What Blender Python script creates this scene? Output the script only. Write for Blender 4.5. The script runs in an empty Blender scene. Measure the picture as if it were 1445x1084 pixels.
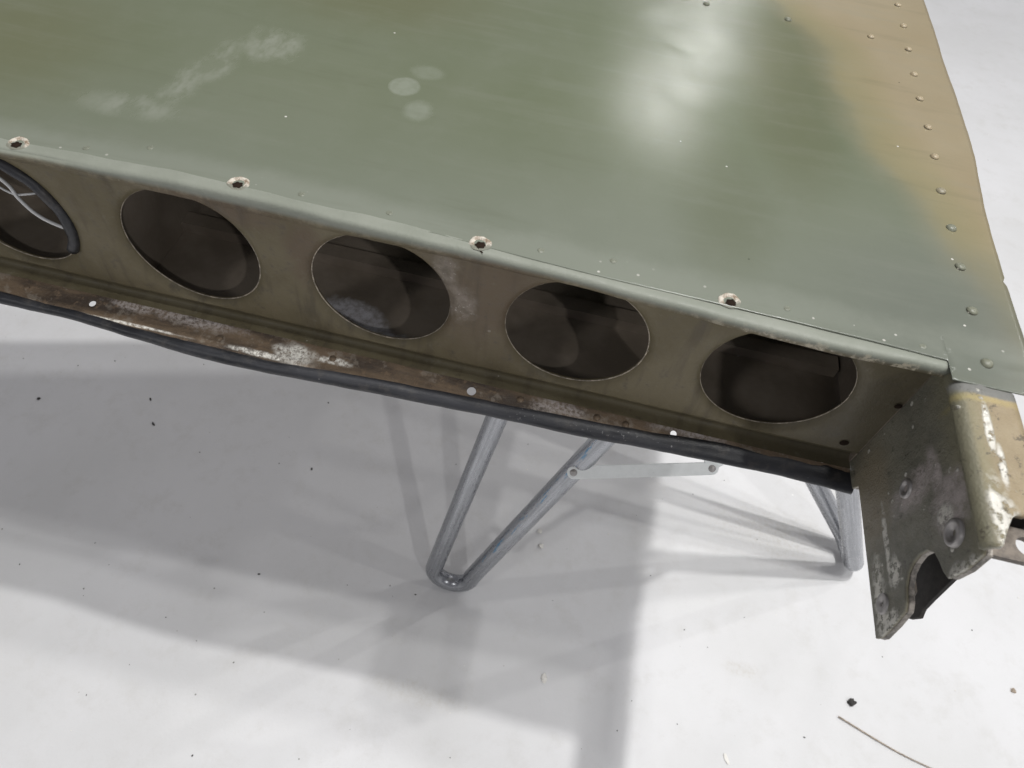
import bpy, bmesh, math, random
from mathutils import Vector, Matrix
random.seed(7)
SC = bpy.context.scene
COL = SC.collection
S = 0.05                      # design unit (hole radius) in metres
ZF = 12.0                     # height of the panel's reference line over the floor, in units

# ------------------------------------------------------------------ camera
cam = bpy.data.cameras.new("camera"); camo = bpy.data.objects.new("camera", cam); COL.objects.link(camo)
Mr = Matrix(((0.9732992548, -0.2244709258, 0.0479725342), (0.2082901203, 0.7758692782, -0.5955183364), (0.0964561368, 0.5896097579, 0.8019080664)))
mw = Mr.to_4x4(); mw.translation = Vector((5.33696802 * S, -6.43241242 * S, (7.35402575 + ZF) * S))
camo.matrix_world = mw
cam.sensor_width = 36.0; cam.lens = 36.0 * 1000.0 / 1445.0
cam.clip_start = 0.01; cam.clip_end = 60
cam.dof.use_dof = True; cam.dof.focus_distance = 0.56; cam.dof.aperture_fstop = 14.0
SC.camera = camo
SC.render.resolution_x = 1024; SC.render.resolution_y = 768

# ------------------------------------------------------------------ world, exposure
w = bpy.data.worlds.new("World"); SC.world = w; w.use_nodes = True
bg = w.node_tree.nodes['Background']
bg.inputs[0].default_value = (0.93, 0.93, 1.0, 1); bg.inputs[1].default_value = 0.20
SC.view_settings.view_transform = 'Standard'; SC.view_settings.look = 'None'
SC.view_settings.exposure = 0.0; SC.view_settings.gamma = 1.0

# ------------------------------------------------------------------ ceiling lamps and one added fill
def ceiling_lamp_or_fill(x, y, share, size=3.0, z=58.0, col=(1, 0.992, 0.978), aim=True):
    L = bpy.data.lights.new("ceiling_lamp_or_fill", 'AREA'); L.shape = 'DISK'; L.size = size * S
    d = (z + ZF) * S
    L.energy = share * math.pi * math.pi * d * d / 0.8; L.color = col
    o = bpy.data.objects.new("ceiling_lamp_or_fill", L); COL.objects.link(o)
    o.location = (x * S, y * S, (z + ZF) * S)
    if aim:
        t = Vector((4 * S, 0, 0.5)) - o.location
        o.rotation_euler = t.to_track_quat('-Z', 'Y').to_euler()
    return o
LAMPS_AND_FILL = [(15.5, -2.2, 0.05, 2.4), (17.9, 2.4, 0.08, 2.4), (17.9, 9.0, 0.28, 1.8), (19.0, 15.2, 0.12, 2.6),
         (78, 3, 0.08, 3.0), (42, -1.0, 0.11, 1.6), (80, 60, 0.18, 1.8), (52, -62, 0.17, 2.6), (-42, -60, 0.13, 12.0)]  # last entry is an added soft fill for the front-left floor, no real lamp
for a in LAMPS_AND_FILL: ceiling_lamp_or_fill(*a)
ceiling_lamp_or_fill(16.5, 116.0, 0.11, 8.0)      # the row of lamps further down the hall, mirrored in the paint

# ------------------------------------------------------------------ node helpers
class NT:
    def __init__(s, name):
        s.m = bpy.data.materials.new(name); s.m.use_nodes = True
        s.t = s.m.node_tree; s.n = s.t.nodes; s.l = s.t.links
        s.b = s.n['Principled BSDF']; s.tc = s.n.new('ShaderNodeTexCoord')
        mp = s.n.new('ShaderNodeMapping'); mp.inputs['Scale'].default_value = (1 / S,) * 3
        s.l.new(s.tc.outputs['Object'], mp.inputs[0]); s.co = mp.outputs[0]   # coordinates in design units
    def link(s, a, b):
        if isinstance(a, (int, float)): b.default_value = a
        elif isinstance(a, tuple): b.default_value = (*a, 1) if len(a) == 3 and len(b.default_value) == 4 else a
        else: s.l.new(a, b)
    def noise(s, scale, detail=4, rough=0.55, co=None, stretch=None, dist=0.0, col=False):
        n = s.n.new('ShaderNodeTexNoise'); n.inputs['Scale'].default_value = scale
        n.inputs['Detail'].default_value = detail; n.inputs['Roughness'].default_value = rough; n.inputs['Distortion'].default_value = dist
        c = co or s.co
        if stretch:
            mp = s.n.new('ShaderNodeMapping'); mp.inputs['Scale'].default_value = stretch; s.l.new(c, mp.inputs[0]); c = mp.outputs[0]
        s.l.new(c, n.inputs['Vector']); return n.outputs['Color' if col else 'Fac']
    def ramp(s, f, lo, hi, a=0.0, b=1.0):
        n = s.n.new('ShaderNodeMapRange'); n.interpolation_type = 'SMOOTHSTEP'
        s.link(f, n.inputs[0]); n.inputs[1].default_value = lo; n.inputs[2].default_value = hi; n.inputs[3].default_value = a; n.inputs[4].default_value = b
        return n.outputs[0]
    def math(s, op, a, b=0.0, c=0.0, clamp=False):
        n = s.n.new('ShaderNodeMath'); n.operation = op; n.use_clamp = clamp
        for i, v in enumerate((a, b, c)): s.link(v, n.inputs[i])
        return n.outputs[0]
    def mix(s, f, a, b):
        n = s.n.new('ShaderNodeMix'); n.data_type = 'RGBA'
        s.link(f, n.inputs[0]); s.link(a, n.inputs[6]); s.link(b, n.inputs[7]); return n.outputs[2]
    def xyz(s, i, co=None):
        n = s.n.new('ShaderNodeSeparateXYZ'); s.l.new(co or s.co, n.inputs[0]); return n.outputs[i]
    def blob(s, c, r, soft=0.5, wob=0.5, ns=3.0):
        """soft-edged ragged patch round c (design units) with half-axes r"""
        n = s.n.new('ShaderNodeVectorMath'); n.operation = 'SUBTRACT'; s.l.new(s.co, n.inputs[0]); n.inputs[1].default_value = c
        m = s.n.new('ShaderNodeVectorMath'); m.operation = 'DIVIDE'; s.l.new(n.outputs[0], m.inputs[0]); m.inputs[1].default_value = r
        k = s.n.new('ShaderNodeVectorMath'); k.operation = 'LENGTH'; s.l.new(m.outputs[0], k.inputs[0])
        d = s.math('ADD', k.outputs['Value'], s.math('MULTIPLY', s.math('SUBTRACT', s.noise(ns, 5, 0.65), 0.5), wob * 2))
        return s.ramp(d, 1 - soft, 1 + soft, 1, 0)
    def specks(s, scale, thr, seed=0.0, co=None, keep=0.5):
        v = s.n.new('ShaderNodeTexVoronoi'); v.inputs['Scale'].default_value = scale; v.inputs['Randomness'].default_value = 1
        mp = s.n.new('ShaderNodeMapping'); mp.inputs['Location'].default_value = (seed, seed * 1.3, seed * .7); s.l.new(co or s.co, mp.inputs[0])
        s.l.new(mp.outputs[0], v.inputs['Vector'])
        sep = s.n.new('ShaderNodeSeparateColor'); s.l.new(v.outputs['Color'], sep.inputs[0])
        a = s.ramp(v.outputs['Distance'], thr * 0.6, thr, 1, 0)
        return s.math('MULTIPLY', a, s.math('GREATER_THAN', sep.outputs[0], 1 - keep))
    def vmax(s, *a):
        r = a[0]
        for x in a[1:]: r = s.math('MAXIMUM', r, x)
        return r
    def bump(s, h, strength=0.3, dist=0.01):
        n = s.n.new('ShaderNodeBump'); n.inputs['Strength'].default_value = strength; n.inputs['Distance'].default_value = dist * S
        s.l.new(h, n.inputs['Height']); s.l.new(n.outputs[0], s.b.inputs['Normal']); return n
    def fin(s, col, rough=0.5, metal=0.0, spec=0.5):
        s.link(col, s.b.inputs['Base Color']); s.link(rough, s.b.inputs['Roughness']); s.link(metal, s.b.inputs['Metallic'])
        s.b.inputs['Specular IOR Level'].default_value = spec
        return s.m

def scratches(t, scale, ang, thr=0.03, keep=0.3, length=9):
    mp = t.n.new('ShaderNodeMapping'); mp.inputs['Rotation'].default_value = (0, 0, ang); mp.inputs['Scale'].default_value = (1, length, 1)
    t.l.new(t.co, mp.inputs[0])
    return t.specks(scale, thr, ang * 3, mp.outputs[0], keep)

def mat_skin():
    t = NT("camo_paint"); x, y = t.xyz(0), t.xyz(1)
    fc = t.n.new('ShaderNodeFloatCurve'); cv = fc.mapping.curves[0]
    P = [(0, 11.1), (0.62, 10.92), (1.55, 10.62), (2.48, 10.3), (3.47, 9.85), (4.45, 9.45), (5.83, 9.12), (7.4, 8.8), (8.5, 8.1), (10, 7.2), (12, 6.5)]
    cv.points[0].location = (0, P[0][1] / 12); cv.points[1].location = (1, P[-1][1] / 12)
    for a, b in P[1:-1]: cv.points.new(a / 12, b / 12)
    fc.mapping.update()
    t.l.new(t.math('DIVIDE', y, 12.0), fc.inputs['Value'])
    d = t.math('SUBTRACT', x, t.math('MULTIPLY', fc.outputs[0], 12.0))
    d = t.math('ADD', d, t.math('MULTIPLY', t.math('SUBTRACT', t.noise(0.8, 3), 0.5), 0.7))
    tan = t.ramp(d, -0.75, 0.75)
    n1 = t.noise(0.35, 4, 0.6); n2 = t.noise(2.2, 6, 0.65); n3 = t.noise(14, 4, 0.7)
    g = t.mix(t.ramp(n1, 0.25, 0.75), (0.160, 0.184, 0.112), (0.182, 0.204, 0.136))
    front = t.ramp(t.math('ADD', y, t.math('MULTIPLY', x, -0.13)), 3.2, -1.0)
    g = t.mix(t.math('MULTIPLY', front, 0.75), g, (0.222, 0.242, 0.200))
    olive = t.vmax(t.blob((0.9, 6.0, 1.3), (1.9, 1.3, 3), 0.7, 0.3, 1.0), t.blob((-3.9, 2.2, 1.3), (1.6, 1.6, 3), 0.8, 0.3, 1.0), t.blob((8.2, 6.4, 1.3), (0.7, 2.6, 3), 0.7, 0.4, 1.0))
    g = t.mix(t.math('MULTIPLY', olive, 0.55), g, (0.150, 0.150, 0.072))
    dk = t.vmax(t.blob((7.2, 1.9, 1.3), (0.55, 1.2, 3), 0.7, 0.5, 1.2), t.blob((8.3, 4.3, 1.3), (0.6, 1.6, 3), 0.7, 0.5, 1.2))
    g = t.mix(t.math('MULTIPLY', dk, 0.45), g, (0.135, 0.150, 0.088))
    tn = t.mix(t.ramp(n1, 0.3, 0.7), (0.345, 0.284, 0.176), (0.382, 0.322, 0.210))
    c = t.mix(tan, g, tn)
    edge = t.math('MULTIPLY', t.ramp(d, -0.35, 0.1), t.ramp(d, 1.1, 0.3))
    c = t.mix(t.math('MULTIPLY', edge, 0.5), c, (0.300, 0.265, 0.135))
    c = t.mix(t.math('MULTIPLY', t.blob((10.2, 0.3, 1.3), (1.6, 1.4, 3), 0.7, 0.3, 1.0), 0.7), c, (0.165, 0.180, 0.150))
    c = t.mix(t.ramp(n2, 0.45, 0.8, 0, 0.07), c, (0.30, 0.31, 0.27))
    c = t.mix(t.ramp(n3, 0.5, 0.8, 0, 0.06), c, (0.12, 0.125, 0.09))
    # dried wipe marks and three pale spots
    sm = t.vmax(t.blob((-0.03, 3.5, 1.3), (0.42, 0.42, 3), 0.5, 0.9, 2.6), t.blob((-0.55, 2.75, 1.3), (0.22, 0.55, 3), 0.6, 0.8, 2.6),
                t.blob((-0.72, 2.05, 1.3), (0.2, 0.6, 3), 0.6, 0.7, 2.6), t.blob((-1.15, 1.3, 1.3), (0.6, 0.22, 3), 0.7, 0.7, 2.2))
    sm = t.math('MULTIPLY', sm, t.ramp(t.noise(3.0, 5, 0.7, stretch=(1, 0.45, 1)), 0.38, 0.62, 0.15, 1))
    ov = t.vmax(t.blob((2.22, 3.13, 1.3), (0.23, 0.235, 3), 0.14, 0.12, 5), t.math('MULTIPLY', t.blob((2.45, 3.6, 1.3), (0.24, 0.18, 3), 0.35, 0.25, 5), 0.55), t.math('MULTIPLY', t.blob((2.59, 2.6, 1.3), (0.19, 0.23, 3), 0.4, 0.3, 5), 0.8))
    c = t.mix(t.math('MULTIPLY', sm, 0.30), c, (0.46, 0.47, 0.42))
    c = t.mix(t.math('MULTIPLY', t.math('MULTIPLY', ov, t.ramp(t.noise(6, 5, .7), .3, .6, .6, 1)), 0.36), c, (0.42, 0.45, 0.39))
    pale = t.math('MULTIPLY', t.blob((2.0, 0.15, 1.3), (9, 0.35, 3), 0.5, 0.7, 1.2), 0.4)
    c = t.mix(pale, c, (0.31, 0.33, 0.28))
    st = t.noise(1.0, 5, 0.6, stretch=(0.35, 2.6, 1)); c = t.mix(t.ramp(st, 0.5, 0.75, 0, 0.16), c, (0.27, 0.28, 0.23)); c = t.mix(t.ramp(st, 0.45, 0.25, 0, 0.18), c, (0.12, 0.13, 0.08))
    fs = t.vmax(*[scratches(t, sc, an, 0.022, 0.18, ln) for sc, an, ln in ((0.8, 0.4, .05), (1.1, 2.3, .06), (0.6, 1.2, .04))])
    c = t.mix(t.math('MULTIPLY', fs, t.ramp(t.noise(5, 4, .7), .45, .6, 0, 0.45)), c, (0.52, 0.52, 0.47))
    # bare chips: few on the open skin, many along the front edge
    sp = t.specks(1.6, 0.035, 2, keep=0.5); sp2 = t.math('MULTIPLY', t.specks(6, 0.14, 5, keep=0.35), t.ramp(y, 0.45, 0.05))
    scr = t.math('MULTIPLY', scratches(t, 1.2, 0.5, 0.05, 0.35, 0.12), t.ramp(y, 1.6, 0.3))
    chip = t.vmax(sp, t.math('MULTIPLY', sp2, 0.8), t.math('MULTIPLY', scr, 0.6))
    c = t.mix(chip, c, (0.72, 0.70, 0.64))
    c = t.mix(t.math('MULTIPLY', t.specks(2.3, 0.04, 9, keep=0.08), 0.8), c, (0.05, 0.05, 0.04))
    r = t.math('ADD', t.ramp(n2, 0.3, 0.7, 0.235, 0.265), t.math('MULTIPLY', t.vmax(sm, ov), 0.15))
    h = t.math('ADD', t.math('MULTIPLY', n3, 0.02), t.math('MULTIPLY', t.noise(75, 2, 0.6), 0.24))
    t.bump(t.math('ADD', h, t.math('MULTIPLY', chip, -0.5)), 0.3, 0.012)
    c = t.mix(0.2, c, (0, 0, 0)); return t.fin(c, r, 0, 0.5)

def mat_spar():
    t = NT("worn_olive_paint"); z = t.xyz(2); y = t.xyz(1); x = t.xyz(0)
    n1 = t.noise(0.8, 5, 0.6); n2 = t.noise(5, 6, 0.7); n3 = t.noise(22, 4, 0.7)
    c = t.mix(t.ramp(n1, 0.38, 0.62), (0.132, 0.108, 0.058), (0.168, 0.140, 0.082))
    br = t.vmax(t.blob((4.3, 0, 0.35), (1.0, 1, 1.0), 0.6, 0.7, 1.2), t.blob((1.8, 0, 0.45), (0.28, 1, 0.6), 0.5, 0.6, 2), t.blob((0.6, 0, 1.0), (0.9, 1, 0.25), 0.6, 0.5, 2))
    c = t.mix(t.math('MULTIPLY', br, 0.65), c, (0.125, 0.085, 0.055))
    c = t.mix(t.ramp(z, -1.04, -1.14, 0, 0.35), c, (0.10, 0.092, 0.062))  # shade of the concave groove below the web, painted as darker colour
    run = t.noise(1.0, 5, .65, stretch=(3.2, 1, 0.5)); c = t.mix(t.ramp(run, .5, .72, 0, .5), c, (.062, .050, .034))
    c = t.mix(t.math('MULTIPLY', t.blob((9.8, 0, -.2), (1.0, 1, 1.6), .8, .4, 1.2), .55), c, (.055, .050, .036))  # painted shade: darkens the web towards its right end
    # upper flange keeps the green-grey top coat
    wear = t.math('MULTIPLY', t.ramp(t.noise(4.5, 6, 0.75), 0.46, 0.58), t.math('MULTIPLY', t.math('MULTIPLY', t.ramp(z, 0.98, 1.06), t.ramp(z, 1.24, 1.12, 0.25, 1)), t.ramp(x, 6.4, 8.6, 0.08, 1)))
    c = t.mix(wear, c, (0.50, 0.45, 0.34))
    c = t.mix(t.math('MULTIPLY', t.ramp(n2, 0.55, 0.75), 0.35), c, (0.24, 0.22, 0.17))
    c = t.mix(t.math('MULTIPLY', t.ramp(n2, 0.46, 0.28), 0.65), c, (0.07, 0.06, 0.045))
    c = t.mix(t.ramp(z, 1.10, 1.19), c, t.mix(t.ramp(n1, .3, .7), (0.225, 0.240, 0.198), (0.275, 0.288, 0.245)))
    c = t.mix(t.math('MULTIPLY', t.ramp(t.noise(4.5, 6, 0.75), 0.50, 0.60), t.math('MULTIPLY', t.ramp(z, 1.02, 1.1), t.math('MULTIPLY', t.ramp(z, 1.225, 1.15, 0.0, 1), t.ramp(x, 6.4, 8.6, 0.10, 1)))), c, (0.50, 0.45, 0.34))
    # chalky corrosion round the second and third openings, dirt-brown lower flange
    ch = t.vmax(t.blob((3.72, 0, 0.70), (0.16, 1, 0.36), 0.5, 1.0, 3.5), t.blob((3.95, 0, 0.20), (0.20, 1, 0.30), 0.5, 1.1, 3.5), t.blob((3.82, 0, 0.02), (0.04, 1, 0.12), 0.5, 0.5, 6))
    c = t.mix(t.math('MULTIPLY', ch, t.ramp(n2, 0.35, 0.65, 0.15, 0.55)), c, (0.36, 0.32, 0.28)); c = t.mix(t.math('MULTIPLY', ch, t.ramp(n3, 0.60, 0.68, 0, 0.6)), c, (0.6, 0.57, 0.53))
    sc = t.math('MULTIPLY', scratches(t, 2.0, 0.9, 0.06, 0.2, 0.1), 0.35)
    c = t.mix(t.vmax(sc, t.math('MULTIPLY', t.specks(5, 0.07, 3, keep=0.12), 0.6)), c, (0.45, 0.42, 0.36))
    r = t.ramp(n2, 0.3, 0.7, 0.42, 0.62)
    t.bump(t.math('ADD', t.math('MULTIPLY', n2, 0.6), n3), 0.35, 0.018)
    return t.fin(c, r, 0, 0.4)

def mat_flange():
    t = NT("stained_flange"); x = t.xyz(0); y = t.xyz(1)
    n1 = t.noise(1.4, 5, 0.65, stretch=(0.5, 2, 1)); n2 = t.noise(6, 6, 0.72); n3 = t.noise(20, 5, 0.7)
    c = t.mix(t.ramp(n1, 0.35, 0.6), (0.050, 0.036, 0.026), (0.155, 0.110, 0.070))
    c = t.mix(t.math('MULTIPLY', t.ramp(n2, 0.52, 0.68), 0.7), c, (0.20, 0.140, 0.090))
    c = t.mix(t.math('MULTIPLY', t.ramp(t.noise(3.2, 5, 0.7), 0.54, 0.64), 0.4), c, (0.30, 0.265, 0.22))
    # white oxide crust
    wh = t.vmax(t.blob((1.5, -0.33, -1.4), (0.30, 0.17, 1), 0.35, 0.9, 5), t.blob((1.0, -0.46, -1.4), (0.45, 0.05, 1), 0.4, 0.6, 6),
                t.blob((-1.05, -0.47, -1.4), (0.8, 0.022, 1), 0.5, 0.7, 5), t.blob((2.1, -0.3, -1.4), (0.25, 0.05, 1), 0.5, 1.0, 6))
    c = t.mix(t.math('MULTIPLY', wh, t.ramp(n3, 0.34, 0.62, 0.1, 1)), c, (0.78, 0.76, 0.70))
    gr = t.vmax(t.blob((-1.15, -0.1, -1.35), (0.45, 0.14, 1), 0.4, 1.0, 4), t.blob((-0.2, -0.15, -1.35), (0.6, 0.12, 1), 0.6, 1.0, 4), t.blob((5.6, -0.2, -1.35), (0.35, 0.1, 1), 0.6, 1.2, 4), t.blob((7.6, -0.12, -1.35), (0.5, 0.08, 1), 0.6, 1.2, 4))
    c = t.mix(t.math('MULTIPLY', gr, t.ramp(n3, 0.38, 0.6, 0.1, 0.8)), c, (0.42, 0.38, 0.36))
    t.bump(t.math('ADD', n2, n3), 0.6, 0.03)
    return t.fin(c, t.ramp(n2, 0.3, 0.7, 0.4, 0.75), 0, 0.4)

def mat_inside():
    t = NT("dark_primer"); n1 = t.noise(0.7, 4, 0.6); n2 = t.noise(7, 6, 0.7); n3 = t.noise(25, 4, 0.75)
    c = t.mix(t.ramp(n1, 0.35, 0.65), (0.20, 0.165, 0.13), (0.29, 0.245, 0.20))
    ox = t.vmax(t.blob((1.85, 0.55, -1.4), (0.80, 0.45, 0.6), 0.2, 0.45, 2.5), t.blob((2.6, 0.25, -1.4), (0.65, 0.28, 0.6), 0.3, 0.5, 3), t.blob((0.7, 0.12, -1.4), (0.35, 0.22, 0.6), 0.5, 0.7, 3))
    c = t.mix(t.math('MULTIPLY', ox, t.ramp(n2, 0.35, 0.6, 0.45, 1)), c, (0.85, 0.83, 0.88))
    c = t.mix(t.specks(3, 0.06, 4, keep=0.25), c, (0.4, 0.37, 0.33))
    t.bump(t.math('ADD', t.math('MULTIPLY', ox, n3), n2), 0.4, 0.02)
    return t.fin(c, 0.6, 0, 0.3)

def mat_rubber():
    t = NT("black_rubber"); n1 = t.noise(2, 5, 0.6, stretch=(0.4, 2, 2)); n3 = t.noise(18, 5, 0.7)
    c = t.mix(t.ramp(n1, 0.35, 0.65), (0.014, 0.015, 0.018), (0.036, 0.037, 0.043))
    w_ = t.vmax(t.blob((5.05, -0.42, -1.42), (0.28, 0.1, 0.3), 0.3, 0.9, 5), t.blob((7.35, -0.3, -1.42), (0.16, 0.1, 0.3), 0.5, 0.7, 5), t.blob((6.2, -0.4, -1.42), (0.8, 0.06, 0.3), 0.5, 1.1, 5))
    c = t.mix(t.math('MULTIPLY', w_, t.ramp(n3, 0.60, 0.68, 0, .6)), c, (0.48, 0.47, 0.47))
    c = t.mix(t.math('MULTIPLY', t.specks(7, 0.07, 3, keep=0.12), 0.7), c, (0.5, 0.48, 0.45)); c = t.mix(t.math('MULTIPLY', t.ramp(t.noise(3, 6, .75), .5, .66), .35), c, (.10, .09, .08))
    t.bump(t.math('ADD', n1, n3), 0.3, 0.02)
    return t.fin(c, t.ramp(n1, 0.3, 0.7, 0.32, 0.5), 0, 0.5)

def mat_bracket(tanpart):
    t = NT("chipped_tan_paint" if tanpart else "scraped_grey_green_paint"); x, y, z = t.xyz(0), t.xyz(1), t.xyz(2)
    n1 = t.noise(1.6, 5, 0.65); n2 = t.noise(5, 7, 0.72); n3 = t.noise(26, 5, 0.7)
    # the olive-tan overspray runs over the fold; the side face is grey green, scraped to metal in places
    side = t.mix(t.ramp(n1, 0.35, 0.65), (0.135, 0.132, 0.105), (0.200, 0.192, 0.152))
    side = t.mix(t.ramp(t.math('ADD', z, t.math('MULTIPLY', t.math('SUBTRACT', n1, 0.5), 0.8)), 0.55, 1.15, 0, 0.7), side, (0.21, 0.195, 0.125))
    side = t.mix(t.blob((10, -0.75, -0.85), (1, 0.75, 0.5), 0.5, 0.6, 2), side, (0.22, 0.19, 0.135))
    top = t.mix(t.ramp(n1, 0.35, 0.65), (0.300, 0.235, 0.140), (0.360, 0.290, 0.185))
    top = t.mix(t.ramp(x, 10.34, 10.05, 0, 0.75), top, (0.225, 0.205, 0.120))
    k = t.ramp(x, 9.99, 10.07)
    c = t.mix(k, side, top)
    yl = t.math('MULTIPLY', t.blob((10.25, -0.62, 1.2), (0.40, 0.05, 0.3), 0.8, 1.2, 6), 0.4)
    c = t.mix(yl, c, (0.50, 0.40, 0.13))
    gy = t.blob((10.35, -0.47, 1.2), (0.5, 0.11, 0.2), 0.2, 0.3, 4)
    c = t.mix(gy, c, (0.19, 0.19, 0.175))
    sc_ = t.vmax(t.blob((10, -1.25, 0.05), (1, 0.22, 0.42), 0.5, 0.9, 2.2), t.blob((10, -1.75, 0.72), (1, 0.32, 0.30), 0.5, 1.0, 2.4), t.blob((10, -1.3, 0.55), (1, 0.4, 0.12), 0.5, 1.0, 2.4))
    c = t.mix(t.math('MULTIPLY', t.math('MULTIPLY', sc_, t.ramp(x, 10.04, 10.0)), t.ramp(n2, 0.38, 0.60, 0.35, 1)), c, (0.42, 0.37, 0.355))
    bl = t.vmax(t.blob((10, -1.6, -0.62), (1, 0.55, 0.05), 0.4, 1.0, 4), t.blob((10, -2.05, -0.50), (1, 0.18, 0.14), 0.3, 1.1, 4.5), t.blob((10, -1.85, 0.62), (1, 0.14, 0.16), 0.3, 1.0, 4.5),
                t.blob((10, -2.62, 0.75), (1, 0.14, 0.34), 0.4, 0.9, 5), t.blob((10, -2.6, -0.75), (1, 0.12, 0.2), 0.4, 0.9, 5), t.blob((10, -2.3, -0.9), (1, 0.5, 0.13), 0.5, 0.9, 4))
    bl = t.math('MULTIPLY', t.math('MULTIPLY', bl, t.ramp(x, 10.04, 10.0)), t.ramp(t.noise(9, 6, 0.75), 0.43, 0.51))
    tp = t.vmax(t.blob((10.22, -1.05, 1.2), (0.05, 0.34, 0.3), 0.3, 0.4, 5), t.blob((10.14, -2.1, 1.2), (0.16, 0.36, 0.3), 0.5, 1.1, 4), t.blob((10.28, -1.5, 1.2), (0.05, 0.25, 0.3), 0.3, 0.6, 6))
    tp = t.math('MULTIPLY', t.math('MULTIPLY', tp, k), t.ramp(t.noise(7, 6, 0.7), 0.40, 0.5))
    bare = t.vmax(bl, tp, t.math('MULTIPLY', t.specks(5, 0.22, 3, keep=0.22), t.ramp(n2, 0.45, 0.55)))
    c = t.mix(bare, c, (0.66, 0.64, 0.58))
    dk = t.math('MULTIPLY', t.ramp(t.noise(6, 6, 0.78), 0.58, 0.64), 0.65)
    c = t.mix(dk, c, (0.05, 0.04, 0.03))
    t.bump(t.math('ADD', t.math('MULTIPLY', n2, 1.0), t.math('ADD', n3, bare)), 0.5, 0.03)
    return t.fin(c, t.ramp(n2, 0.3, 0.7, 0.28, 0.55), t.math('MULTIPLY', bare, 0.5), 0.5)

def mat_metal(name, col=(0.62, 0.63, 0.65), rough=0.38, uv=False, blue=False, metal=0.85):
    t = NT(name)
    if uv:
        n = t.noise(1, 5, 0.65, co=t.tc.outputs['UV'], stretch=(22, 0.25, 1)); n2 = t.noise(1, 5, 0.7, co=t.tc.outputs['UV'], stretch=(12, 1.5, 1))
    else:
        n = t.noise(5, 5, 0.6); n2 = t.noise(14, 5, 0.7)
    c = t.mix(t.ramp(n, 0.35, 0.65), tuple(v * (0.74 if uv else 0.95) for v in col), col)
    c = t.mix(t.ramp(n2, 0.6, 0.75, 0, 0.6 if uv else 0.25), c, tuple(v * 0.4 for v in col))
    if blue:
        u, v = t.xyz(0, t.tc.outputs['UV']), t.xyz(1, t.tc.outputs['UV'])
        m = t.math('MULTIPLY', t.math('MULTIPLY', t.ramp(u, 0.70, 0.74), t.ramp(u, 0.82, 0.78)), t.ramp(t.noise(1, 4, 0.7, co=t.tc.outputs['UV'], stretch=(22, 1.6, 1)), 0.53, 0.60))
        c = t.mix(t.math('MULTIPLY', m, t.ramp(v, 12.2, 12.4, 0, 0.75)), c, (0.06, 0.24, 0.42))
    t.bump(n, 0.25, 0.02)
    return t.fin(c, t.ramp(n2, 0.3, 0.7, rough - 0.06, rough + 0.12), metal, 0.5)

def mat_floor():
    t = NT("white_floor_paint"); n1 = t.noise(0.16, 5, 0.6); n2 = t.noise(1.3, 6, 0.7); n3 = t.noise(9, 5, 0.7)
    c = t.mix(t.ramp(n1, 0.3, 0.7), (0.71, 0.71, 0.71), (0.785, 0.785, 0.795))
    c = t.mix(t.ramp(n2, 0.48, 0.75, 0, 0.34), c, (0.62, 0.61, 0.585))
    c = t.mix(t.math('MULTIPLY', t.specks(1.1, 0.030, 1, keep=0.55), 0.75), c, (0.16, 0.15, 0.14))
    c = t.mix(t.math('MULTIPLY', t.specks(2.6, 0.045, 6, keep=0.14), 0.6), c, (0.30, 0.27, 0.23))
    c = t.mix(t.math('MULTIPLY', t.specks(0.9, 0.035, 4, keep=0.3), 0.9), c, (0.9, 0.9, 0.88))
    stn = t.vmax(t.blob((12.2, 0.3, -12), (0.5, 0.18, 2), 0.6, 1.2, 2), t.blob((13.0, 4.6, -12), (1.8, 0.8, 2), 0.8, 0.8, 0.8), t.blob((4.0, -2.3, -12), (1, .25, 2), 0.8, 1.2, 2))
    c = t.mix(t.math('MULTIPLY', stn, t.ramp(n3, 0.4, 0.7, 0.1, 0.45)), c, (0.56, 0.53, 0.47))
    c = t.mix(t.ramp(t.noise(28, 4, .7), .55, .75, 0, .25), c, (0.55, 0.54, 0.52))
    for a in (0.35, 1.3, 2.2):
        c = t.mix(t.math('MULTIPLY', scratches(t, 0.35, a, 0.008, 0.25, 0.08), 0.30), c, (0.5, 0.47, 0.42))
    t.bump(t.math('ADD', t.math('MULTIPLY', n1, 3), t.math('ADD', n2, n3)), 0.15, 0.05)
    return t.fin(c, t.ramp(n2, 0.3, 0.7, 0.60, 0.75), 0, 0.25)

def mat_plain(name, col, rough=0.5, metal=0.0, var=0.25):
    t = NT(name); n = t.noise(9, 5, 0.7)
    c = t.mix(t.ramp(n, 0.35, 0.65), tuple(v * (1 - var) for v in col), tuple(min(1, v * (1 + var)) for v in col))
    t.bump(n, 0.3, 0.02)
    return t.fin(c, rough, metal)

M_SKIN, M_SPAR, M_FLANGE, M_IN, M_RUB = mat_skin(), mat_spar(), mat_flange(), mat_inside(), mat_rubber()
M_BR = mat_bracket(False)
M_TUBE = mat_metal("galvanised_tube", (0.43, 0.44, 0.465), 0.26, uv=True)
M_TUBEB = mat_metal("galvanised_tube_ink_marks", (0.43, 0.44, 0.465), 0.26, uv=True, blue=True)
M_ZINC = mat_metal("zinc_strap", (0.90, 0.93, 0.93), 0.45, metal=0.0)
M_BOLT = mat_metal("dull_steel", (0.42, 0.40, 0.39), 0.42, metal=0.7)
M_FLOOR = mat_floor()
def mat_cream():
    t = NT("bare_cream_primer"); n = t.noise(9, 5, 0.75); n2 = t.noise(2.2, 3, .6)
    c = t.mix(t.ramp(n, .42, .58), (.24, .17, .11), (.62, .57, .49)); c = t.mix(t.ramp(t.math('ADD', t.xyz(1), t.math('MULTIPLY', t.math('SUBTRACT', n, .5), .15)), .0, -.06), c, (.20, .20, .16))
    t.bump(n, .6, .04); return t.fin(c, .6)
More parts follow.
